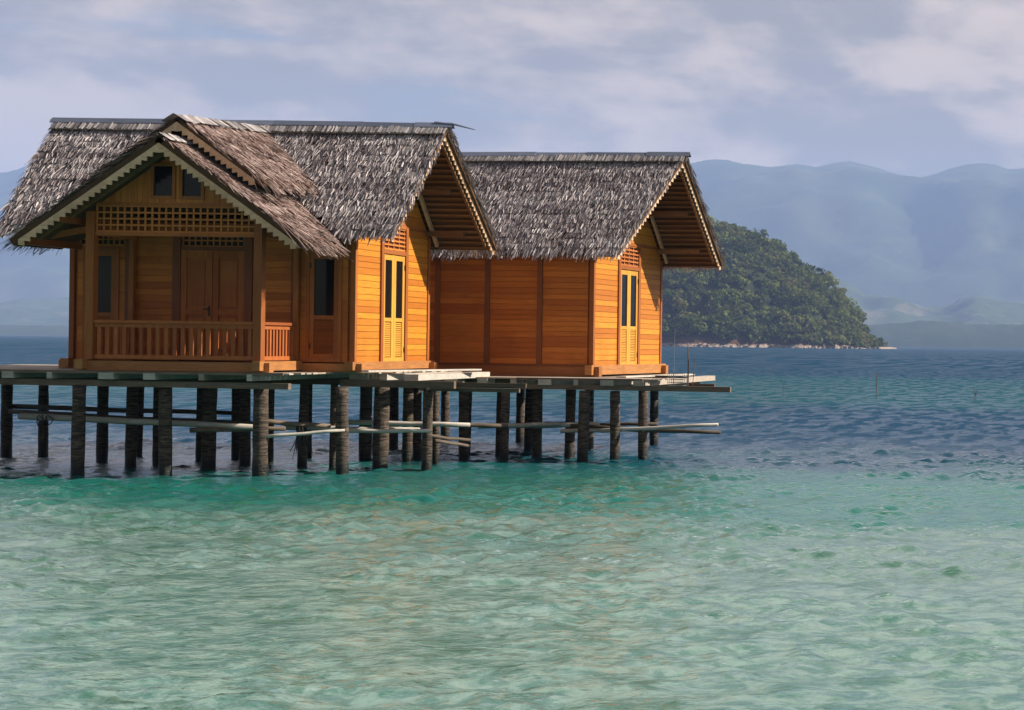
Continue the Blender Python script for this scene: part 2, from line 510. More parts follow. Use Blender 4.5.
# ------------------------------------------------------------------ house with the porch
HX, HD, ZT = 2.54, 1.53, 2.66
H1 = tag(empty('stilt_house', (-16.02, 29.81, 1.79)), 'orange timber stilt house with a railed front porch under a gabled thatch porch roof', 'house', 'thatched timber houses on the water')
gable_roof(H1, 4.63, 1.13, 1.95, -3.93, 3.57, HX, HD, .22, -.14, skip=lambda p: p.y < -1.35 and p.z < 4.05-.717*abs(p.x-.07)-.02 and abs(p.x-.07) < 2.35)
ZU = 4.67 - .30
walls_common(H1, HX, HD, .17, ZT, ZU, 1.13, None, None)
gable_side(H1, HX, HD, .17, 2.74, ZU, 1.13, -.46, .44, 2.20, 2.74)
corner_posts(H1, HX, HD, .15, 2.62)
base_beams(H1, HX, HD, 0.002, .185)

fw = Wall((0,-HD,0),(1,0,0),(0,-1,0))
mb = MB()
for a, b in ((-1.42,-.72),(.72,1.42)): fw.planks(mb, a, b, .17, 2.46)
fw.planks(mb, -2.4, 2.4, 2.51, 2.66)
for s in (-1, 1):
    for a, b in ((1.58,1.69),(2.33,2.44)):
        u0, u1 = sorted((s*a, s*b)); fw.planks(mb, u0, u1, .17, 2.20, row=.30)
fw.box(mb, -HX+.05, HX-.05, .17, ZT, -.04, -.012, .2)
mb.build('front_wall', M['wall_shaded'], H1)
for u in (-1.50, -.645, .645, 1.50):
    mb = MB(); fw.box(mb, u-.07, u+.07, .16, 2.50, -.01, .06); mb.build('wall_post', M['post'], H1)
for u0, u1 in ((-2.42,-1.58),(-.57,.57),(1.58,2.42)):
    mb = MB(); fw.lattice(mb, u0+.02, u1-.02, 2.235, 2.44, .105, .10, .026, .004, .03); mb.build('lattice_panel', M['lattice'], H1)
    mb = MB(); fw.box(mb, u0+.02, u1-.02, 2.225, 2.452, -.011, .002); mb.build('lattice_shade_panel', M['dark'], H1)  # dark sheet stands in for the unlit holes behind the lattice
for s in (-1, 1):                                            # tall glazed windows with slats below, one each side of the porch
    c = s*2.01
    df = MB(); frame(fw, df, c-.32, c+.32, .175, 2.20, .06, -.01, .045); df.build('window_frame', M['frame'], H1)
    louver_leaf(fw, H1, c-.255, c+.255, .24, 2.135, .98, .0, .075, M['frame'])
# panelled double door
df = MB(); fw.box(df, -.572, .572, 2.165, 2.225, -.01, .05); df.build('door_frame', M['post'], H1)
for s in (-1, 1):
    mb = MB(); a, b = sorted((s*.006, s*.572))
    st = .10
    fw.box(mb, a, a+st, .18, 2.16, 0, .04); fw.box(mb, b-st, b, .18, 2.16, 0, .04)
    for q0, q1 in ((.18,.33),(1.00,1.10),(2.03,2.16)): fw.box(mb, a+st+.001, b-st-.001, q0, q1, 0, .037)
    for q0, q1 in ((.345,.985),(1.115,2.015)):
        fw.box(mb, a+st+.001, b-st-.001, q0-.014, q1+.014, .0, .014)
        fw.box(mb, a+st+.04, b-st-.04, q0+.04, q1-.04, .014, .026)
    d = mb.build('door', M['frame'], H1)
    if s < 0:
        h = MB(); fw.box(h, -.065, -.035, .98, 1.16, .041, .05); fw.box(h, -.14, -.035, 1.09, 1.115, .075, .09); fw.box(h, -.06, -.04, 1.085, 1.12, .05, .076)
        h.build('handle', M['iron'], d)

# the porch
PX0, PX1, PY = -1.45, 1.585, -2.81
pf = Wall((0,PY,0),(1,0,0),(0,-1,0))
mb = MB(); y = PY+.08
while y < -HD-.10:
    mb.box(PX0+.02, PX1-.02, y, y+.115, .10, .135); y += .12
mb.build('porch_floor', M['leaf'], H1)
mb = MB(); mb.box(PX0-.16, PX1+.16, PY-.08, PY+.06, .002, .165); mb.build('base_beam', M['beam'], H1)
for x in (PX0, PX1):
    mb = MB(); mb.box(x-.07, x+.07, PY-.22, -HD-.085, .03, .19); mb.build('base_beam', M['beam'], H1)
for x in (PX0+.07, PX1-.07):
    mb = MB(); mb.box(x-.07, x+.07, PY-.068, PY+.068, .19, 2.80 if x > 0 else 2.74); mb.build('porch_post', M['frame'], H1)
for x in (PX0+.04, PX1-.04):                                  # half posts against the wall
    mb = MB(); mb.box(x-.04, x+.04, -HD-.14, -HD-.062, .19, 2.5); mb.build('porch_post', M['frame'], H1)
def railing(p, q, n, w):
    p, q = V(p), V(q); d = (q-p)
    mb = MB()
    mb.bar(p+V((0,0,.845)), q+V((0,0,.845)), .11, .05); mb.bar(p+V((0,0,.78)), q+V((0,0,.78)), .05, .07)
    mb.bar(p+V((0,0,.24)), q+V((0,0,.24)), .05, .07)
    r = mb.build('railing', M['rail'], H1)
    for i in range(n):
        c = p + d*((i+.5)/n)
        b = MB(); e = d.normalized()*w/2; s = V((-d.y,d.x,0)).normalized()*.016
        z0, z1 = V((0,0,.276)), V((0,0,.744))
        b.hexa([c-e-s+z0, c+e-s+z0, c+e+s+z0, c-e+s+z0, c-e-s+z1, c+e-s+z1, c+e+s+z1, c-e+s+z1])
        b.build('baluster', M['rail'], r)
railing((PX0+.145,PY,0), (PX1-.145,PY,0), 19, .062)
railing((PX1-.06,PY+.075,0), (PX1-.06,-HD-.145,0), 10, .05)
railing((PX0+.06,PY+.075,0), (PX0+.06,-HD-.145,0), 10, .05)
# head beam, lattice frieze, gable
mb = MB(); pf.box(mb, PX0+.141, PX1-.141, 2.325, 2.385, -.03, .035); pf.box(mb, PX0+.141, PX1-.141, 2.845, 2.90, -.03, .035)
mb.build('head_beam', M['frame'], H1)
mb = MB(); pf.lattice(mb, PX0+.15, PX1-.15, 2.40, 2.835, .118, .112, .030, -.012, .03); mb.build('lattice_panel', M['lattice'], H1)
pr = Wall((PX1-.07,0,0),(0,1,0),(1,0,0))
mb = MB(); pr.lattice(mb, PY+.08, -HD-.08, 2.40, 2.60, .118, .105, .026, -.012, .03)
pr.box(mb, PY+.07, -HD-.07, 2.33, 2.385, -.03, .03); mb.build('lattice_panel', M['lattice'], H1)
pl = Wall((PX0+.07,0,0),(0,1,0),(-1,0,0))
mb = MB(); pl.lattice(mb, PY+.08, -HD-.08, 2.40, 2.60, .118, .105, .026, -.012, .03)
pl.box(mb, PY+.07, -HD-.07, 2.33, 2.385, -.03, .03); mb.build('lattice_panel', M['lattice'], H1)
RX, SL, ZL = .07, .71, 4.00                                   # lower porch roof
gt = lambda u: ZL - .19 - SL*abs(u-RX)
mb = MB(); u = PX0-.1
while u < PX1+.1:
    u2 = u+.095
    a, b = gt(u), gt(u2-.004)
    wins = any(c-.20 < u+.05 < c+.20 for c in (-.15, .345))
    t = .018+.005*random.random(); r = random.random()
    def vb(z0, za, zb_):
        if min(za, zb_) > z0+.01: mb.prism([pf.p(u,z0),pf.p(u2-.004,z0),pf.p(u2-.004,zb_),pf.p(u,za)], pf.N*t, r)
    if wins: vb(2.90, min(a,2.985), min(b,2.985)); vb(3.565, a, b) if a > 3.57 and b > 3.57 else None
    else: vb(2.90, a, b)
    u = u2
mb.prism([pf.p(PX0,2.90,-.03),pf.p(PX1,2.90,-.03),pf.p(RX,gt(RX),-.03)], (0,.02,0), .3)
mb.build('porch_gable', M['wallv'], H1)
for c in (-.15, .345):
    mb = MB(); frame(pf, mb, c-.215, c+.215, 2.965, 3.585, .055, -.005, .045)
    w = mb.build('window', M['frame'], H1)
    g = MB(); pf.box(g, c-.165, c+.165, 3.015, 3.535, .004, .012); g.build('pane', M['glass'], w)

def porch_roof(zr0, zr1, y0, y1, slope, half, teeth, bw_, off):
    """gabled roof with its ridge along y, clipped where it runs into the main roof"""
    cs, sn = math.cos(math.atan(slope)), math.sin(math.atan(slope))
    T = half/cs
    A, B = V((RX,y0,zr0)), V((RX,y1,zr1))
    e = (B-A).normalized(); L = (B-A).length
    root = None; both = MB(); under = MB()
    for sg in (-1,1):
        down = V((sg*cs,0,-sn)); nrm = V((sg*sn,0,cs))
        def back(t):
            z = zr0 - sn*t
            yb = -(4.67 - z)/1.13
            if yb < -HD: yb += .02
            return max(.1, min(L, yb - y0 + .10))
        m = thatch(A, B, down, nrm, T, lambda t: .02, back, course=.085, bw=.015, bl=.32, lift=.034, yaw=.38, dens=2.2, rough_end=.04, fringe=1.6)
        n = len(both.v); both.v += m.v; both.f += [[i+n for i in f] for f in m.f]; both.r += m.r
        slab(under, A, B, down, nrm, T-.05, lambda t: .0, lambda t: back(t)-.06, .13-off, 8)
    roof = both.build('porch_roof', M['thatchp'], H1, fix=False)
    under.build('roof_underlay', M['slab'], roof)
    ridge_cap(A + V((0,-.03,.0)), B, V((cs,0,-sn)), V((sn,0,cs)), V((-cs,0,-sn)), V((-sn,0,cs)), .24, .085).build('ridge_cap', M['cap'], roof, fix=False)
    for sg in (-1,1):
        P0 = V((RX,y0-.02,zr0-.13+off)); t = T-.26
        P1 = V((RX+sg*cs*t, y0-.02, zr0-sn*t-.13+off))
        bargeboard(P0, P1, bw_, (0,.025,0), teeth).build('bargeboard', M['cream'], roof)
        f = MB(); p0 = V((RX,y0+.30,zr0-.16)); p1 = V((RX+sg*cs*(T-.25), y0+.30, zr0-sn*(T-.25)-.16))
        f.bar(p0, p1, .05, .09, V((sg*sn,0,cs))); f.build('rafter', M['underside'], roof)
    return roof, T
lower, TL = porch_roof(ZL, ZL+.02, PY-.53, -.45, SL, 2.56, 24, .10, 0)
upper, TU = porch_roof(4.38, 4.57, PY-.02, .0, .725, 1.56, 14, .10, .05)
for sg in (-1, 1):                                            # eave purlins carrying the porch roof
    for k, (dx, z) in enumerate(((2.30, 2.13), (1.75, 2.52))):
        x = RX + sg*dx
        mb = MB(); mb.box(x-.05, x+.05, PY-.45, -HD-.30 if k == 0 else -HD-.1, z, z+.11); mb.build('purlin', M['frame'], lower)
    mb = MB(); mb.bar((RX+sg*2.45, PY+.10, 2.27), (RX+sg*1.42, PY+.10, 2.47), .07, .10); mb.build('eave_bracket', M['frame'], lower)
# stray leaf sticking out of the crest
mb = MB(); mb.tube([(3.30,0,4.74),(3.7,-.03,4.70),(4.10,-.08,4.60)], [.022,.02,.008], 6); mb.build('stray_frond', M['ridgeboard'], H1)

# ------------------------------------------------------------------ house without porch
H2 = tag(empty('stilt_house', (-12.90, 34.66, 1.67), R(-6.2)), 'timber stilt house with a plain plank front and no porch, behind the porch house', 'house', 'thatched timber houses on the water')
HX2, HD2 = 2.54, 1.80
gable_roof(H2, 4.80, 1.06, 2.15, -3.7, 3.82, HX2, HD2, .22, -.58, flare=.14)
ZU2 = 4.84 - .30
walls_common(H2, HX2, HD2, .22, 2.62, ZU2, 1.06, None, None)
gable_side(H2, HX2, HD2, .22, 2.86, ZU2, 1.06, -.50, .45, 2.30, 2.86)
corner_posts(H2, HX2, HD2, .2, 2.60)
base_beams(H2, HX2, HD2, 0.002, .24)
fw2 = Wall((0,-HD2,0),(1,0,0),(0,-1,0))
mb = MB()
pu_ = (-2.5, -1.95, -.85, .25, 1.40, 2.5)
for a, b in zip(pu_[:-1], pu_[1:]): fw2.planks(mb, a+.055, b-.055, .25, 2.62)
fw2.box(mb, -HX2+.05, HX2-.05, .24, 2.66, -.04, -.012, .2)
mb.build('front_wall', M['wall_shaded'], H2)
for u in pu_[1:-1]:
    mb = MB(); fw2.box(mb, u-.055, u+.055, .22, 2.64, -.01, .05); mb.build('wall_post', M['post'], H2)
mb = MB(); fw2.box(mb, -HX2+.06, HX2-.06, .211, .245, -.005, .055); mb.build('sill_board', M['post'], H2)

# ------------------------------------------------------------------ platforms
def platform(root, ztop, zone, joists, beams, piles, poles, deck, edge):
    """parts in world coordinates, the empty sits at the origin of its own copy"""
    inv = root.location
    L = lambda p: V(p) - inv
    mb = MB()
    for (x0, x1, y0, y1) in deck:
        y = y0
        while y < y1:
            w = random.uniform(.13,.19); cut = random.uniform(-.12,.12)
            a = L((x0+cut, y, ztop-.032)); b = L((x1+random.uniform(-.15,.15), min(y+w-.012,y1), ztop-.004+random.uniform(-.006,0)))
            mb.box(a.x, b.x, a.y, b.y, a.z, b.z); y += w
    mb.build('deck', M['grey'], root)
    for (x0, x1, y0) in edge:
        mb = MB(); a = L((x0, y0-.028, ztop-.05)); b = L((x1, y0-.004, ztop-.002)); mb.box(a.x, b.x, a.y, b.y, a.z, b.z); mb.build('edge_board', M['greyx'], root)
    for (x, y0, y1) in joists:
        mb = MB(); w = random.choice((.045,.06,.10,.13))
        a, b = L((x-w, y0, ztop-.145)), L((x+w, y1, ztop-.034))
        mb.box(a.x, b.x, a.y, b.y, a.z, b.z); mb.build('joist', M['pale_pole'] if random.random() < .6 else M['grey'], root)  # pale wood on some joists stands in for sunlight on them
    for (p, q, w, h) in beams:
        mb = MB(); mb.bar(L(p), L(q), w, h); mb.build('beam', M['greyx'], root)
    for (x, y, r) in piles:
        mb = MB(); lx, ly = random.uniform(-.05,.06), random.uniform(-.04,.04)
        pts, rad = [], []
        for k in range(13):
            s = k/12
            z = -1.2 + (ztop-.25+1.2)*s
            pts.append(L((x+lx*(s-.45), y+ly*(s-.45), z))); rad.append(r*(1.06-.10*s)*(1+random.uniform(-.05,.05)))
        mb.tube(pts, rad, 12); mb.build('stilt', M['pile'], root, smooth=True)
    for (p, q, r, m) in poles:
        p, q = V(p), V(q); mb = MB()
        mid = (p+q)/2 + V((0,0,-random.uniform(.0,.03)))
        mb.tube([L(p), L(p.lerp(mid,.5)+V((0,0,.006))), L(mid), L(mid.lerp(q,.5)+V((0,0,.008))), L(q)], [r, r*.96, r*.95, r*.9, r*.82], 8)
        mb.build('brace_pole', M[m], root, smooth=True)

PILES = [(-21.19,30.38,.097),(-20.73,30.76,.088),(-17.45,26.77,.103),(-18.93,29.75,.095),(-17.51,28.33,.09),(-18.95,30.93,.059),(-17.61,29.29,.075),(-16.14,27.09,.104),(-16.11,28.34,.118),(-17.29,30.14,.077),(-16.94,30.75,.079),(-15.99,29.34,.094),(-14.48,27.05,.121),(-15.7,29.64,.076),(-14.66,28.83,.083),(-15.76,31.26,.05),(-14.14,28.92,.065),(-13.36,27.67,.106),(-14.49,30.94,.119),(-13.23,28.84,.138),(-13.5,30.58,.098),(-13.77,31.65,.091),(-12.34,28.76,.092),(-12.77,30.18,.067)]
PILES2 = [(-12.75,31.45,.099),(-13.06,32.4,.061),(-12.37,32.3,.072),(-11.85,31.2,.09),(-11.41,31.81,.102),(-10.79,31.93,.102),(-10.28,31.2,.109),(-9.66,31.29,.1),(-9.21,31.66,.101),
          (-12.6,34.6,.1),(-11.2,34.4,.1),(-10.4,36.6,.1),(-13.6,36.8,.1),(-15.4,34.2,.1),(-15.4,36.9,.1)]
P1 = tag(empty('stilt_platform', (-16.0, 29.5, 0)), 'weathered plank platform on dark palm trunk stilts carrying the house with the porch', 'platform', 'timber platforms standing in the water')
j1 = [(-21.2+.83*i+random.uniform(-.08,.08), 26.745, 31.9) for i in range(9)]
j1 += [(-13.55+.5*i, 28.55, 31.9) for i in range(3)]
platform(P1, 1.79, None, j1,
    [((-21.6,26.88,1.592),(-13.92,26.92,1.556),.10,.105), ((-13.78,28.46,1.588),(-11.72,28.48,1.575),.10,.13), ((-12.5,28.60,1.583),(-10.56,28.85,1.572),.08,.075), ((-12.45,28.72,1.49),(-10.7,28.9,1.475),.09,.07),
     ((-21.6,29.3,1.585),(-11.9,29.3,1.575),.09,.10), ((-21.6,31.6,1.585),(-11.6,31.6,1.575),.09,.10)],
    PILES,
    [((-20.52,29.5,.94),(-15.41,28.5,.83),.045,'dark_pole'), ((-19.02,27.6,.95),(-14.77,27.4,.82),.06,'pale_pole'), ((-15.84,27.3,.76),(-14.34,27.6,.79),.045,'dark_pole'),
     ((-14.43,27.0,.68),(-13.29,27.6,.78),.032,'pale_pole'), ((-14.82,27.5,.94),(-13.99,28.5,.80),.045,'dark_pole'), ((-14.86,28.6,.76),(-12.66,29.2,.71),.05,'pale_pole'),
     ((-13.57,28.2,.73),(-12.22,28.6,.73),.04,'pale_pole'), ((-14.2,29.5,.82),(-12.05,30.0,.77),.05,'pale_pole'), ((-12.39,28.8,.64),(-12.04,30.0,.48),.035,'dark_pole'), ((-12.29,29.0,.52),(-12.08,30.0,.37),.035,'dark_pole'),
     ((-21.3,30.5,.99),(-17.0,30.8,.9),.05,'dark_pole')],
    [(-21.7,-13.9,26.78,28.4), (-21.7,-13.2,28.4,31.95)], [(-21.7,-13.95,26.78)])
P2 = tag(empty('stilt_platform', (-12.0, 34.0, 0)), 'stilt platform under the house without a porch, its beam ends jutting out to the right', 'platform', 'timber platforms standing in the water')
j2 = [(-12.9+.62*i, 31.15, 37.0) for i in range(7)]
platform(P2, 1.67, None, j2,
    [((-11.64,31.22,1.495),(-7.38,31.34,1.475),.10,.105), ((-16.2,34.2,1.47),(-8.4,34.2,1.46),.09,.10), ((-16.2,36.8,1.47),(-9.4,36.8,1.46),.09,.10), ((-13.4,32.2,1.47),(-9.0,32.2,1.46),.09,.10)],
    PILES2,
    [((-13.26,29.9,.80),(-11.66,30.9,.71),.045,'dark_pole'), ((-12.25,30.9,.70),(-10.84,31.55,.73),.05,'pale_pole'), ((-12.05,31.5,.68),(-10.13,31.75,.73),.055,'pale_pole'),
     ((-10.77,31.35,.60),(-9.2,31.42,.66),.04,'pale_pole'), ((-9.97,31.35,.61),(-7.59,31.2,.78),.04,'pale_pole'), ((-10.67,31.65,.69),(-7.64,31.6,.60),.045,'dark_pole'), ((-11.3,31.9,.72),(-9.0,31.9,.74),.04,'dark_pole')],
    [(-13.1,-8.9,31.18,32.4), (-16.3,-9.7,32.4,37.0)], [(-11.6,-9.1,31.18)])
# bleached loose boards lying under the sunlit gables
def loose_board(pts, w, label):
    mb = MB(); c = (V(pts[0])+V(pts[1]))/2
    for i in range(len(pts)-1): mb.bar(V(pts[i])-c, V(pts[i+1])-c, w, .03, (0,0,1))
    o = mb.build('loose_plank', M['pale_pole']); o.location = c
    return tag(o, label, 'plank', 'bleached planks lying on the platforms')
loose_board([(-13.16,28.05,1.815),(-12.3,31.0,1.815)], .16, 'long bleached plank lying below the sunlit double door of the porch house')
loose_board([(-9.78,32.0,1.685),(-9.35,35.6,1.685)], .22, 'bleached plank lying below the sunlit double door of the house without a porch')

# ------------------------------------------------------------------ small things
def rope_loop(c, spec, label):
    mb = MB()
    for (dx, w, h, r) in spec:
        pts = []
        for k in range(17):
            a = -math.pi/2 + 2*math.pi*k/16
            pts.append((dx + w*math.cos(a) + .01*math.sin(5*a), .07 + .02*math.cos(2*a), -h - h*math.sin(a)*-1))
        mb.tube(pts, [r]*17, 5, cap=False)
    mb.tube([(0,.0,.02),(.01,.02,-.4),(-.03,.0,-.72),(.06,.02,-.66),(.1,.0,-.35)], [.009]*5, 5)
    o = mb.build('rope', M['rope'], smooth=True); o.location = c
    return tag(o, label, 'rope')
rope_loop((-18.5,27.42,.97), ((-.10,.05,.09,.009),(.06,.06,.08,.009)), 'dark rope looped over the pale brace pole near the left edge, its ends hanging down')
mb = MB()
for i in range(26):
    a = random.uniform(-.6,.9); L_ = random.uniform(.2,.62)
    p = V((random.uniform(-.06,.08), random.uniform(-.08,.08), 0)); q = p + V((math.sin(a)*L_*.55, random.uniform(-.1,.1), -L_))
    mb.tube([p, (p+q)/2+V((random.uniform(-.05,.05),0,0)), q], [.012,.009,.004], 5)
o = mb.build('dead_branch', M['rope']); o.location = (-14.35, 28.15, .80)
tag(o, 'dark dead twiggy branch hanging under the porch house platform above the water', 'branch')
mb = MB(); mb.tube([(0,0,0),(.01,.0,.45),(-.01,.01,.86)], [.018,.016,.010], 6); mb.tube([(.09,.02,0),(.12,.02,.35),(.13,.02,.62)], [.007,.006,.004], 5)
o = mb.build('upright_stick', M['stick']); o.location = (-8.24,31.34,1.53); tag(o, 'thin upright stick with a twig, standing at the right end of the platform beams', 'stick')
o = MB(); o.tube([(0,0,0),(0,0,.6),(.01,0,1.16)], [.006,.005,.004], 5); o = o.build('thin_rod', M['wire']); o.location = (-8.52,31.34,1.53)
tag(o, 'hair thin pale rod rising between the gable wall and the wire cage', 'rod')
mb = MB()
for i in range(9):
    x = -.15+.30*i/8
    for y in (-.14,.14): mb.bar((x,y,0),(x,y,.24),.007,.007,(0,1,0))
for z in (0,.06,.12,.18,.24):
    for y in (-.14,.14): mb.bar((-.15,y,z),(.15,y,z),.008,.008)
    for x in (-.15,.15): mb.bar((x,-.14,z),(x,.14,z),.008,.008)
o = mb.build('wire_cage', M['wire']); o.location = (-8.46,31.36,1.545); tag(o, 'small grey wire cage standing on the beam ends beside the upright stick', 'cage')
o = MB(); o.bar((-9.1,32.1,1.70),(-8.45,32.1,1.70),.09,.05); ob = o.build('loose_plank', M['dark_pole'])
tag(ob, 'short dark plank end poking out right of the gable of the house without a porch', 'plank')
for (x,y,h,lab,tw) in ((-10.41,73,1.2,'tallest bare stake standing in the open water right of the houses',0),(-15.15,75,.75,'short thin stake in the water nearest the platform beam ends',0),(-5.57,70,.62,'low forked stake far right in the open water',1)):
    mb = MB(); mb.tube([(0,0,-.8),(.02,0,h*.5),(0,0,h)], [.022,.02,.014], 6)
    if tw: mb.tube([(0,0,h*.3),(.2,0,h*.9)], [.016,.008], 6)
    o = mb.build('stake', M['stick']); o.location = (x,y,0); tag(o, lab, 'stake', 'stakes standing in the sea')

# ------------------------------------------------------------------ the water
def geo_lines(a, step, ratio, b):
    out = [a]; s = step
    while out[-1] < b: s *= ratio; out.append(out[-1]+s)
    return np.array(out)
xs = np.concatenate([np.arange(-110,-28,.33), np.arange(-28, 2, .05), np.arange(2, 22, .33)])
xs = np.concatenate([(-geo_lines(110, .33, 1.13, 16500))[::-1][:-1], xs, geo_lines(xs[-1], .33, 1.13, 8500)[1:]])
ys = np.arange(8.5, 33, .05)
ys = np.concatenate([(8.5-geo_lines(0, .05, 1.15, 250))[::-1][:-1], ys, ys[-1]+geo_lines(0, .05, 1.010, 28)[1:]])
ys = np.concatenate([ys, np.arange(ys[-1]+.32, 150, .32)])
ys = np.concatenate([ys, ys[-1]+geo_lines(0, .35, 1.06, 12000)[1:]])
xs = xs.astype(np.float64); dxs, dys = np.gradient(xs), np.gradient(ys)
GX, GY = np.meshgrid(xs.astype(np.float32), ys.astype(np.float32))
Z = np.zeros_like(GX)
PATCH = np.zeros_like(GX)                                # gusts: ruffled and calmer patches
for l, a, ph in zip(np.exp(rng.uniform(np.log(1.6), np.log(9), 14)), rng.uniform(0, 6.28, 14), rng.uniform(0, 6.28, 14)):
    k = 2*math.pi/l; PATCH += np.sin(np.float32(k*math.cos(a)*.7)*GX + np.float32(k*math.sin(a)*1.3)*GY + np.float32(ph))
PATCH = np.clip(.95 + .20*PATCH, .40, 1.40)
NW = 140
lam = np.exp(rng.uniform(np.log(.15), np.log(1.5), NW))
ang = rng.normal(-1.35, .95, NW)
for l, a, ph in zip(lam, ang, rng.uniform(0, 6.28, NW)):
    k = 2*math.pi/l
    amp = (.060 if l < .5 else .060*(.5/l)**1.25)/k
    fx = np.clip(1.7 - dxs*4.0/l, 0, 1); fy = np.clip(1.7 - dys*4.0/l, 0, 1)
    ix = np.nonzero(fx)[0]; iy = np.nonzero(fy)[0]
    if not len(ix) or not len(iy): continue
    sl = (slice(iy[0], iy[-1]+1), slice(ix[0], ix[-1]+1))
    q = np.float32(k*math.cos(a))*GX[sl] + np.float32(k*math.sin(a))*GY[sl] + np.float32(ph)
    sn_ = np.sin(q)
    wv = (fy[sl[0],None]*fx[None,sl[1]]*amp).astype(np.float32)*(np.exp(sn_) - 1.266)*np.float32(.72)
    Z[sl] += wv*PATCH[sl] if l < .75 else wv
Z *= .8 + .35*np.sin(GX*.21+GY*.13+1) * np.sin(GY*.33-GX*.07)
nx, ny = len(xs), len(ys)
verts = np.stack([GX.ravel(), GY.ravel(), Z.ravel()], 1)
ii = (np.arange(ny-1)[:,None]*nx + np.arange(nx-1)[None,:]).ravel()
quads = np.stack([ii, ii+1, ii+nx+1, ii+nx], 1)

def water_mat():
    t = NT('sea_water'); p = t.pos()
    sep = t.new('ShaderNodeSeparateXYZ'); t.link(p, sep.inputs[0])
    X, Y = sep.outputs[0], sep.outputs[1]
    n1 = t.noise(t.mapping(p, (.10,.22,1)), 1.0, 4, .6)
    n2 = t.noise(t.mapping(p, (1.5,2.2,1)), 1.0, 5, .62, .3)
    n3 = t.noise(t.mapping(p, (.018,.05,1)), 1.0, 3, .6)
    n4 = t.noise(t.mapping(p, (.30,.42,1)), 1.0, 4, .6, .4)
    # what lies below: sandy shelf in front, a drop-off behind the stilts, a second shoal further out
    yy = t.math('ADD', Y, t.math('MULTIPLY_ADD', n1, 17.0, -8.5))
    shelf = t.ramp(yy, 36.0, 24.0)
    sand = t.ramp(yy, 23.5, 12.5)
    yf = t.math('ADD', Y, t.math('MULTIPLY_ADD', n3, 60.0, -30.0))
    shoal = t.math('MULTIPLY', t.ramp(yf, 50, 66), t.ramp(yf, 135, 90))
    deep = C(.007,.045,.092); turq = C(.012,.135,.110); sandc = C(.215,.240,.225); teal = C(.012,.085,.100)
    col = t.mix(t.math('MULTIPLY', shoal, .62), deep, teal)
    col = t.mix(shelf, col, turq)
    col = t.mix(sand, col, sandc)
    n5 = t.noise(t.mapping(p, (3.6,5.0,1)), 1.0, 6, .70, .5)
    col = t.mix(t.math('MULTIPLY', sand, .85), col, t.mix(t.ramp(n5, .40, .60), C(.024,.140,.104), C(.170,.300,.245)))  # mottle paints refracted light and pale glints into the body colour
    weed = t.math('MULTIPLY', t.math('MULTIPLY_ADD', t.ramp(n4, .57, .70), .5, t.ramp(n2, .55, .64), True), shelf)
    col = t.mix(t.math('MULTIPLY', weed, .70), col, C(.016,.105,.052))
    pale = t.math('MULTIPLY', t.ramp(n2, .47, .33), sand)
    col = t.mix(t.math('MULTIPLY', pale, .45), col, C(.22,.30,.235))
    # ripples too small or too far away for the mesh
    b1 = t.noise(t.mapping(p, (1.0,1.4,1), rot=(0,0,.3)), 13.0, 4, .6, .2)
    b2 = t.noise(t.mapping(p, (.6,.9,1), rot=(0,0,-.2)), 1.5, 4, .6, .2)
    b3 = t.noise(t.mapping(p, (.5,.08,1), rot=(0,0,.03)), 1.0, 5, .62, .2)
    far = t.ramp(Y, 45, 130); far2 = t.ramp(Y, 110, 230)
    h = t.math('ADD', t.math('MULTIPLY_ADD', t.noise(t.mapping(p, (1.0,1.25,1), rot=(0,0,-.4)), 5.0, 3, .55, .3), .030, t.math('MULTIPLY', b1, .018)), t.math('MULTIPLY', b2, t.math('MULTIPLY', far, .45)))
    h = t.math('ADD', h, t.math('MULTIPLY', b3, t.math('MULTIPLY', far2, 1.8)))
    nrm = t.bump(h, 1.0, 1.0)
    up = t.new('ShaderNodeCombineXYZ'); up.inputs[2].default_value = 1.0
    body = t.new('ShaderNodeBsdfDiffuse'); t.link(col, body.inputs[0]); t.link(up.outputs[0], body.inputs['Normal'])   # light coming back out of the water knows nothing of the ripples
    gl = t.new('ShaderNodeBsdfGlossy'); gl.inputs['Roughness'].default_value = .10; t.link(nrm, gl.inputs['Normal'])
    gl.inputs['Color'].default_value = C(1,1,1)
    fr = t.new('ShaderNodeFresnel'); fr.inputs['IOR'].default_value = 1.333; t.link(nrm, fr.inputs['Normal'])
    # cat's paws: ruffled streaks show more of the dark water and less of the low sky
    s1 = t.noise(t.mapping(p, (1.5,.45,1), rot=(0,0,.02)), 1.0, 4, .62, .3); s2 = t.noise(t.mapping(p, (.42,.045,1)), 1.0, 5, .65, .3)
    st = t.mix(far2, s1, s2)
    ruf = t.math('MULTIPLY', t.ramp(st, .57, .42), t.ramp(Y, 26, 46))
    frs = t.math('MULTIPLY', fr.outputs[0], t.math('MULTIPLY', t.math('MULTIPLY_ADD', ruf, -.74, 1.0), t.math('MULTIPLY_ADD', t.ramp(Y, 27, 44), -.38, 1.0)))
    mx = t.new('ShaderNodeMixShader'); t.link(frs, mx.inputs[0]); t.link(body.outputs[0], mx.inputs[1]); t.link(gl.outputs[0], mx.inputs[2])
    t.link(mx.outputs[0], t.out.inputs[0])
    return t.m
M['water'] = water_mat()
w = build_np('water', verts, quads, None, M['water'], smooth=True)
tag(w, 'rippled sea, turquoise over the shallow sand in front and dark blue behind the houses', 'sea', kind='structure')

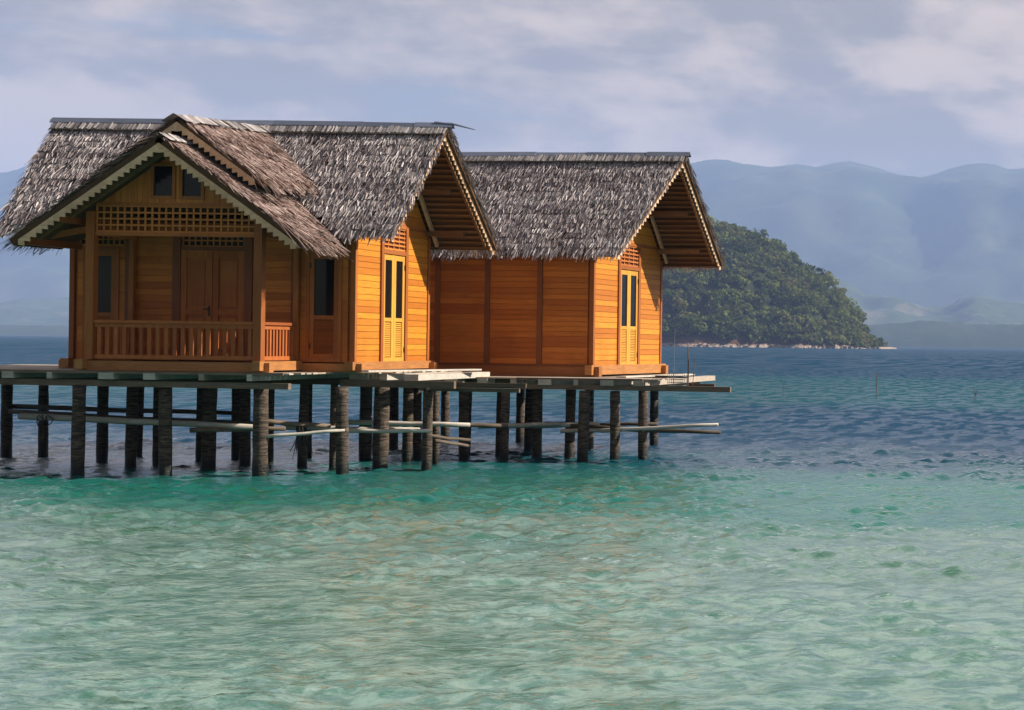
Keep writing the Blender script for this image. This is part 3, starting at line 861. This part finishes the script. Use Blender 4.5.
# ------------------------------------------------------------------ far land
from mathutils import noise as mn
def fbm(x, y, s, o=5, seed=0.0):
    return mn.fractal(V((x/s+seed, y/s-seed*.7, seed*1.3)), 1.0, 2.0, o)
def land(name, x0, x1, nx, y0, y1, ny, hf, mat, smooth=True):
    X = np.linspace(x0, x1, nx); Yy = np.linspace(y0, y1, ny)
    v = [(x, y, hf(x, y)) for y in Yy for x in X]
    ii = (np.arange(ny-1)[:,None]*nx + np.arange(nx-1)[None,:]).ravel()
    q = np.stack([ii, ii+1, ii+nx+1, ii+nx], 1)
    o = build_np(name, v, q, None, mat, smooth=smooth)
    return tag(o, kind='structure')
def hill_mat(name, forest, field, dark, lo, hi, scale):
    t = NT(name); p = t.pos()
    n = t.noise(t.mapping(p, (1,1,2.2)), scale, 5, .6, .4)
    m = t.noise(p, scale*5, 4, .65)
    col = t.mix(t.ramp(n, lo, hi), C(*forest), C(*field))
    col = t.mix(t.math('MULTIPLY', t.ramp(m, .48, .62), .7), col, C(*dark))
    t.bsdf(col, .95, None, .1)
    return t.m
M['mount'] = hill_mat('mountain_forest', (.05,.075,.03), (.10,.11,.05), (.025,.045,.02), .48, .66, .0013)
M['fields'] = hill_mat('foothill_fields', (.05,.08,.03), (.135,.128,.075), (.035,.055,.022), .53, .63, .0062)
M['wooded'] = hill_mat('shore_woods', (.03,.05,.02), (.05,.07,.03), (.022,.036,.016), .5, .7, .02)

fpx = 1566.0
def prof(table, D):
    """silhouette given as (bearing, elevation) tangents, as seen from the jetty"""
    bx = np.array([a for a, _ in table]); hz = np.array([b for _, b in table])
    return lambda x: float(np.interp(x/D, bx, hz))*D
ridge = [(-1.2,.10),(-.95,.115),(-.80,.108),(-.70,.101),(-.683,.109),(-.655,.114),(-.62,.118),(-.55,.112),(-.48,.105),(-.40,.108),(-.32,.110),(-.263,.1115),(-.240,.1135),(-.2145,.1115),(-.195,.1150),(-.1826,.1125),(-.161,.1145),(-.139,.1115),(-.118,.1078),(-.109,.1098),(-.092,.1168),(-.075,.1175),(-.0626,.1145),(-.0485,.116),(.02,.120),(.12,.112),(.3,.10),(.6,.08)]
pm = prof(ridge, 9000)
def mountain_h(x, y):
    f = min(1, max(0, (y-6400)/2600)); f = f*f*(3-2*f)
    b = min(1, max(0, (11600-y)/2300))
    r = 1-abs(fbm(x, y, 1500, 6, 3.1))*1.0
    spur = (r-.62)*760*(f*(1-f)*4*.5+.07)
    return max(-5, pm(x*9000/max(y,1))*(f if y < 9000 else b) + spur*(1 if f > .02 else 0) + fbm(x,y,260,5,9)*24*f - 4)
tag(land('mountains', -12500, 5200, 300, 6300, 11500, 100, mountain_h, M['mount']), 'high forested mountain ridge fading into blue haze behind the bay', 'mountains')
foot = [(-1.0,.012),(-.75,.020),(-.70,.026),(-.66,.024),(-.62,.03),(-.5,.04),(-.4,.03),(-.3,.040),(-.21,.055),(-.185,.052),(-.165,.046),(-.15,.036),(-.13,.037),(-.118,.031),(-.10,.028),(-.08,.036),(-.05,.030),(.0,.034),(.1,.03),(.4,.02)]
pfh = prof(foot, 5600)
def foot_h(x, y):
    f = min(1, max(0, (y-4500)/1100)); f = f**.8
    b = min(1, max(0, (6900-y)/1200))
    r = 1-abs(fbm(x, y, 480, 7, 7.7))
    return max(-4, pfh(x*5600/y)*f*b*(.74+.30*(r-.55)) + (r-.6)*40*f*b + fbm(x,y,300,7,4.2)*20*f*b - 1)
tag(land('foothills', -6400, 3200, 420, 4450, 6950, 110, foot_h, M['fields']), 'pale grassy foothills with scattered woods across the bay', 'hills')
head = [(-1.0,.003),(-.72,.0055),(-.68,.006),(-.655,.0055),(-.62,.004),(-.5,.003),(-.3,.004),(-.17,.009),(-.145,.014),(-.13,.0145),(-.115,.0165),(-.10,.016),(-.08,.0145),(-.06,.015),(-.03,.017),(.05,.014),(.2,.01)]
ph_ = prof(head, 3900)
def head_h(x, y):
    f = math.sin(min(1, max(0, (y-3600)/600))*math.pi)**.6 if 3600 < y < 4200 else 0
    return -2 + f*(ph_(x*3900/y)*1.0 + 2 + fbm(x,y,34,4,1.7)*7.0)
tag(land('wooded_headland', -3900, 1300, 520, 3590, 4210, 26, head_h, M['wooded']), 'low dark wooded shore strip at the foot of the far hills', 'headland')

# island
isl = [(-.50,0),(-.47,.018),(-.43,.042),(-.38,.062),(-.33,.076),(-.28,.083),(-.2525,.0815),(-.240,.0765),(-.228,.0735),(-.222,.071),(-.209,.064),(-.200,.0565),(-.193,.0505),(-.183,.0455),(-.1735,.043),(-.167,.030),(-.159,.0225),(-.1525,.015),(-.1475,.0085),(-.143,.0035),(-.1375,.0012),(-.134,0)]
DI = 1300.0
bi = np.array([a for a,_ in isl]); hi_ = np.array([b for _,b in isl])
def isl_top(x): return float(np.interp(x/DI, bi, hi_))*DI
def isl_h(x, y):
    t = isl_top(x)
    d = (y-DI)/(42+t*1.25) if y < DI else (y-DI)/(60+t*1.6)
    if abs(d) >= 1 or t <= 0: base = -3
    else: base = max(0, t-7.5)*(1-d*d)**.85 + 1.4*(1-d*d)**.3
    return base + (fbm(x,y,30,4,5.5)*2.2 if base > 4 else fbm(x,y,7,3,5.5)*.35 if base > 0 else 0)
def isl_mat():
    t = NT('island_ground'); p = t.pos()
    sep = t.new('ShaderNodeSeparateXYZ'); t.link(p, sep.inputs[0])
    n = t.noise(p, .16, 5, .65); n2 = t.noise(t.mapping(p,(1,1,3)), .5, 4, .7)
    z = t.math('ADD', sep.outputs[2], t.math('MULTIPLY_ADD', n, 4.5, -2.2))
    col = t.mix(t.ramp(n2, .42, .62), C(.17,.10,.07), C(.50,.44,.38))
    col = t.mix(t.ramp(z, 1.7, 3.0), col, C(.10,.055,.035))
    col = t.mix(t.ramp(z, 5, 9), col, C(.025,.034,.014))
    t.bsdf(col, .95, None, .1)
    return t.m
M['island'] = isl_mat()
tag(land('island_hill', -660, -165, 170, 1080, 1500, 110, isl_h, M['island']), 'steep round forested island hill with a pale rocky shore', 'hill')

def leaf_mat(name, c1, c2, c3):
    t = NT(name); r = t.rnd(); p = t.obj()
    n = t.noise(p, .05, 3, .6)
    n2 = t.noise(p, .35, 2, .5)
    col = t.mix(r, C(*c1), C(*c2))
    col = t.mix(t.ramp(n, .50, .68), col, C(*c3))
    col = t.mix(t.math('MULTIPLY', t.ramp(n2, .45, .65), .35), col, C(*c1))
    b = t.new('ShaderNodeBsdfDiffuse'); t.link(col, b.inputs[0])
    tr = t.new('ShaderNodeBsdfTranslucent'); t.link(col, tr.inputs[0])
    m = t.new('ShaderNodeMixShader'); m.inputs[0].default_value = .35
    t.link(b.outputs[0], m.inputs[1]); t.link(tr.outputs[0], m.inputs[2]); t.link(m.outputs[0], t.out.inputs[0])
    return t.m
M['canopy'] = leaf_mat('forest_leaves', (.034,.058,.014), (.20,.235,.055), (.20,.195,.065))
M['leafb'] = leaf_mat('bright_leaves', (.05,.10,.02), (.11,.17,.035), (.09,.14,.03))
M['leafd'] = leaf_mat('dark_leaves', (.022,.038,.014), (.05,.07,.024), (.05,.06,.022))
M['trunk'] = plain('tree_bark', (.20,.17,.13), .9)

def crown_quads(c, rad, n, size, flat=.75, crn=.5):
    """leaf clumps through an uneven crown"""
    lob = rng.normal(0, 1, (7,3)); lob /= np.linalg.norm(lob, axis=1)[:,None]; lob[:,2] = np.abs(lob[:,2])*.8
    lobe_c = lob*rad*.55; lobe_r = rad*rng.uniform(.35,.62,7)
    k = rng.integers(0,7,n)
    d = rng.normal(0,1,(n,3)); d /= np.linalg.norm(d,axis=1)[:,None]
    P = lobe_c[k] + d*(lobe_r[k]*rng.uniform(.75,1.05,n))[:,None]
    P[:,2] *= flat
    nr = d + rng.normal(0,.45,(n,3)); nr /= np.linalg.norm(nr,axis=1)[:,None]
    a = np.cross(nr, rng.normal(0,1,(n,3))); a /= np.linalg.norm(a,axis=1)[:,None]; b = np.cross(nr,a)
    s = (size*rng.uniform(.55,1.2,n))[:,None]
    P = P + np.asarray(c)[None,:]
    V4 = np.stack([P-a*s-b*s*.6, P+a*s*.8-b*s, P+a*s+b*s*.7, P-a*s*.7+b*s], 1).reshape(-1,3)
    r = np.clip(crn + rng.normal(0,.16,n) + (k%3-1)*.08, 0, 1)
    return V4, r
fv, fr = [], []
cnt = 0
while cnt < 2500:
    x = rng.uniform(-640,-172); t = isl_top(x)
    if t < 2.5: continue
    d = -.985 + 1.25*rng.random()**1.7
    y = DI + d*(42+t*1.25)
    z = isl_h(x,y)
    if z < (1.7 if t > 14 else .8): continue
    if z < 7 and mn.noise(V((x*.05,2.2,0))) > .34: continue
    rad = (rng.uniform(2.8,5.5) if rng.random() < .6 else rng.uniform(5.5,9.0))*(.55 if t < 14 else 1.0)
    h = rng.uniform(.5,1.15)*rad
    v, r = crown_quads((x,y,z+h*.8), rad, int(40+9*rad), 1.0, rng.uniform(.75,1.15), rng.uniform(.0,1.0))
    fv.append(v); fr.append(r); cnt += 1
fv = np.concatenate(fv); fr = np.concatenate(fr)
o = build_np('forest', fv, np.arange(len(fv)).reshape(-1,4), fr, M['canopy'])
tag(o, 'dense mixed green forest covering the island hillside', 'forest', kind='stuff')

def tree(x, y, h, rad, mat, label, crn=.5, flat=.8, lean=0, n=220, group='single trees on the island', crowns=1):
    z = isl_h(x,y)
    e = tag(empty('tree', (x,y,z-.3)), label, 'tree', group)
    mb = MB()
    tp = V((lean, 0, h*.72))
    mb.tube([(0,0,0), (lean*.2,0,h*.3), tuple(tp), (lean*1.1,.1,h*.9)], [h*.035,h*.028,h*.018,h*.006], 7)
    for a in (.4, 2.3, 4.1, 5.4):
        p = V((lean*.6,0,h*.55)); q = V((lean+math.cos(a)*rad*.6, math.sin(a)*rad*.6, h*.85)); mb.tube([p,(p+q)/2+V((0,0,.2)),q],[h*.014,h*.010,h*.004],5)
    mb.build('trunk', M['trunk'], e)
    vv, rr = [], []
    for k in range(crowns):
        c = (lean + (rng.uniform(-.6,.6)*rad if k else 0), rng.uniform(-.3,.3)*rad, h*(.86 if k == 0 else rng.uniform(.6,.95)))
        a, r_ = crown_quads(c, rad*(1 if k == 0 else .6), n//crowns, rad*.13, flat, crn); vv.append(a); rr.append(r_)
    vv = np.concatenate(vv); rr = np.concatenate(rr)
    build_np('crown', vv, np.arange(len(vv)).reshape(-1,4), rr, mat, e)
def bx(b, y=DI): return b*y
tree(bx(-.1795), DI-6, 15.5, 4.4, M['leafd'], 'tall umbrella crowned tree standing clear on the right shoulder of the island skyline', .35, .7, .8, 240, crowns=3)
tree(bx(-.1935), DI-6, 11.5, 5.2, M['leafd'], 'round dark tree on the island skyline just left of the umbrella crowned tree', .45, .8, 0, 260, crowns=2)
tree(bx(-.2075), DI-4, 11, 5.5, M['canopy'], 'broad dome topped tree halfway down the island skyline', .4, .85, 0, 260, crowns=2)
tree(bx(-.2275), DI-10, 9.5, 3.6, M['canopy'], 'small tree poking up at the top of the island skyline', .5, 1.0, 0, 200)
tree(-179.5, DI-18, 7.0, 3.6, M['leafb'], 'bright green bushy tree at the right tip of the island shore', .7, .85, 0, 240)
tree(-186.5, DI-22, 7.5, 3.4, M['leafb'], 'second bright green tree from the right tip of the island shore', .6, .85, 0, 240)
for x, r_, lab in ((-318,6.5,'large rounded yellow green tree low on the island shore nearest the houses'),(-279,4.2,'small yellow green tree standing by the bare red bank of the island shore')):
    t = isl_top(x); tree(x, DI-.86*(42+t*1.25), r_*1.5, r_, M['leafb'], lab, .3, .85, 0, 300, crowns=2)

# pale boulders strewn along the island shore
bv, bq, br = [], [], []
mb = MB()
for i in range(420):
    x = random.uniform(-560,-172); t = isl_top(x)
    if t < .8: continue
    y = DI - (42+t*1.25)*random.uniform(.955,1.0); s = random.uniform(.3,1.0)*(1.6 if random.random() < .12 else 1)
    pts = [V((x+random.uniform(-s,s)*1.3, y+random.uniform(-s,s), .15+random.uniform(-.2,1)*s)) for _ in range(8)]
    c = sum(pts, V())/8
    mb.hexa([c+V((a*s*random.uniform(.8,1.5), b*s*random.uniform(.7,1.1), k*s*random.uniform(.4,.8))) for k in (-1,1) for a, b in ((-1,-1),(1,-1),(1,1),(-1,1))])
o = mb.build('shore_rocks', wood('shore_rock', (.26,.20,.17), (.66,.62,.56), grain=(1,1,1), rough=.9))
tag(o, 'pale boulders strewn along the waterline of the island', 'rocks', kind='stuff')

# ------------------------------------------------------------------ air
hz = NT('haze_air'); pv = hz.new('ShaderNodeVolumePrincipled')
pv.inputs['Color'].default_value = C(.44,.60,1.0); pv.inputs['Density'].default_value = 1.1e-4; pv.inputs['Anisotropy'].default_value = .0
hz.link(pv.outputs[0], hz.out.inputs['Volume'])
mb = MB(); mb.box(-17500, 9000, -320, 12500, -7, 1160)
o = mb.build('haze', hz.m); tag(o, 'blue haze in the air over the bay', 'haze', kind='stuff')

# ------------------------------------------------------------------ light
ELEV, AZ = 35.0, 15.0                                   # sun from the right, a little behind the houses
W = bpy.data.worlds.new('World'); S.world = W; W.use_nodes = True
t = NT.__new__(NT); t.t = W.node_tree; t.n = t.t.nodes; t.n.clear()
out = t.n.new('ShaderNodeOutputWorld'); bg = t.n.new('ShaderNodeBackground'); t.link(bg.outputs[0], out.inputs[0])
sky = t.new('ShaderNodeTexSky', sky_type='NISHITA'); sky.sun_disc = False
sky.sun_elevation = R(ELEV); sky.sun_rotation = R(90-AZ); sky.air_density = 1.0; sky.dust_density = 1.5; sky.ozone_density = 1.0
gen = t.new('ShaderNodeTexCoord').outputs['Generated']
sp = t.new('ShaderNodeSeparateXYZ'); t.link(gen, sp.inputs[0])
zz = t.math('ADD', t.math('MAXIMUM', sp.outputs[2], 0), .10)
cb = t.new('ShaderNodeCombineXYZ'); t.link(t.math('DIVIDE', sp.outputs[0], zz), cb.inputs[0]); t.link(t.math('DIVIDE', sp.outputs[1], zz), cb.inputs[1])
cv = cb.outputs[0]
ca = t.noise(t.mapping(cv, (.9,1.5,1), (3.1,1.7,0)), 1.0, 8, .58, .25)
cb1 = t.noise(t.mapping(gen, (7.0,7.0,17.0), (1.3,.4,2.9)), 1.0, 8, .55, .15)
cb2 = t.noise(t.mapping(gen, (17.0,17.0,40.0), (4.3,1.4,.3)), 1.0, 6, .55, .1)
cbn = t.math('ADD', t.math('MULTIPLY', cb1, .78), t.math('MULTIPLY', cb2, .22))
cover = t.ramp(ca, .22, .40)
lit = t.ramp(t.math('ADD', t.math('MULTIPLY', cbn, .9), t.math('MULTIPLY', ca, .1)), .43, .58)
lowc = t.mix(lit, C(3.9,3.4,2.8), C(9.0,7.1,5.4))          # lower clouds are warmer, lit through more air
highc = t.mix(lit, C(12.5,11.7,12.0), C(22.0,20.0,19.6))  # clouds above the view, brightened so the water mirrors a paler sky
ccol = t.mix(t.ramp(sp.outputs[2], .19, .42), lowc, highc)
front = t.ramp(t.math('ADD', sp.outputs[1], t.math('MULTIPLY', sp.outputs[2], -.75)), -.35, .35)   # bright clouds only over the bay; unseen sky behind kept dim to deepen shade
thin = t.mix(cbn, C(2.2,1.9,1.7), C(4.2,3.7,3.4))  # warm grey cloud added behind the view, to warm the shaded fronts
ccol = t.mix(front, thin, ccol)
cover = t.math('MULTIPLY', cover, t.math('MULTIPLY_ADD', front, .35, .65))
col = t.mix(t.math('MULTIPLY', cover, .93), sky.outputs[0], ccol)
t.link(col, bg.inputs[0]); bg.inputs[1].default_value = .055

sd = bpy.data.lights.new('Sun', 'SUN'); sd.energy = 5.0; sd.angle = R(.6); sd.color = (1.0,.90,.76)
so = bpy.data.objects.new('sun', sd); COL.objects.link(so)
sv = V((math.cos(R(ELEV))*math.cos(R(AZ)), math.cos(R(ELEV))*math.sin(R(AZ)), math.sin(R(ELEV))))
so.rotation_euler = sv.to_track_quat('Z','Y').to_euler(); so.location = (20,0,40)

# ------------------------------------------------------------------ camera
cd = bpy.data.cameras.new('Camera'); cam = bpy.data.objects.new('camera', cd); COL.objects.link(cam)
cd.sensor_width = 36; cd.lens = fpx/1024*36
cd.shift_x = (512-1100)/1024; cd.shift_y = -6.1/1024
cd.clip_start = .1; cd.clip_end = 40000
cam.matrix_world = Matrix.Translation((0,0,2.39)) @ Matrix.Rotation(R(90),4,'X') @ Matrix.Rotation(R(.77),4,'Z')
S.camera = cam

S.view_settings.view_transform = 'Standard'; S.view_settings.look = 'None'
S.view_settings.exposure = 0.8; S.view_settings.gamma = 1.0
S.render.engine = 'CYCLES'
cy = S.cycles
cy.use_denoising = True
cy.max_bounces = 6; cy.diffuse_bounces = 3; cy.glossy_bounces = 3; cy.transmission_bounces = 2; cy.volume_bounces = 1
cy.caustics_reflective = False; cy.caustics_refractive = False
cy.sample_clamp_indirect = 6.0
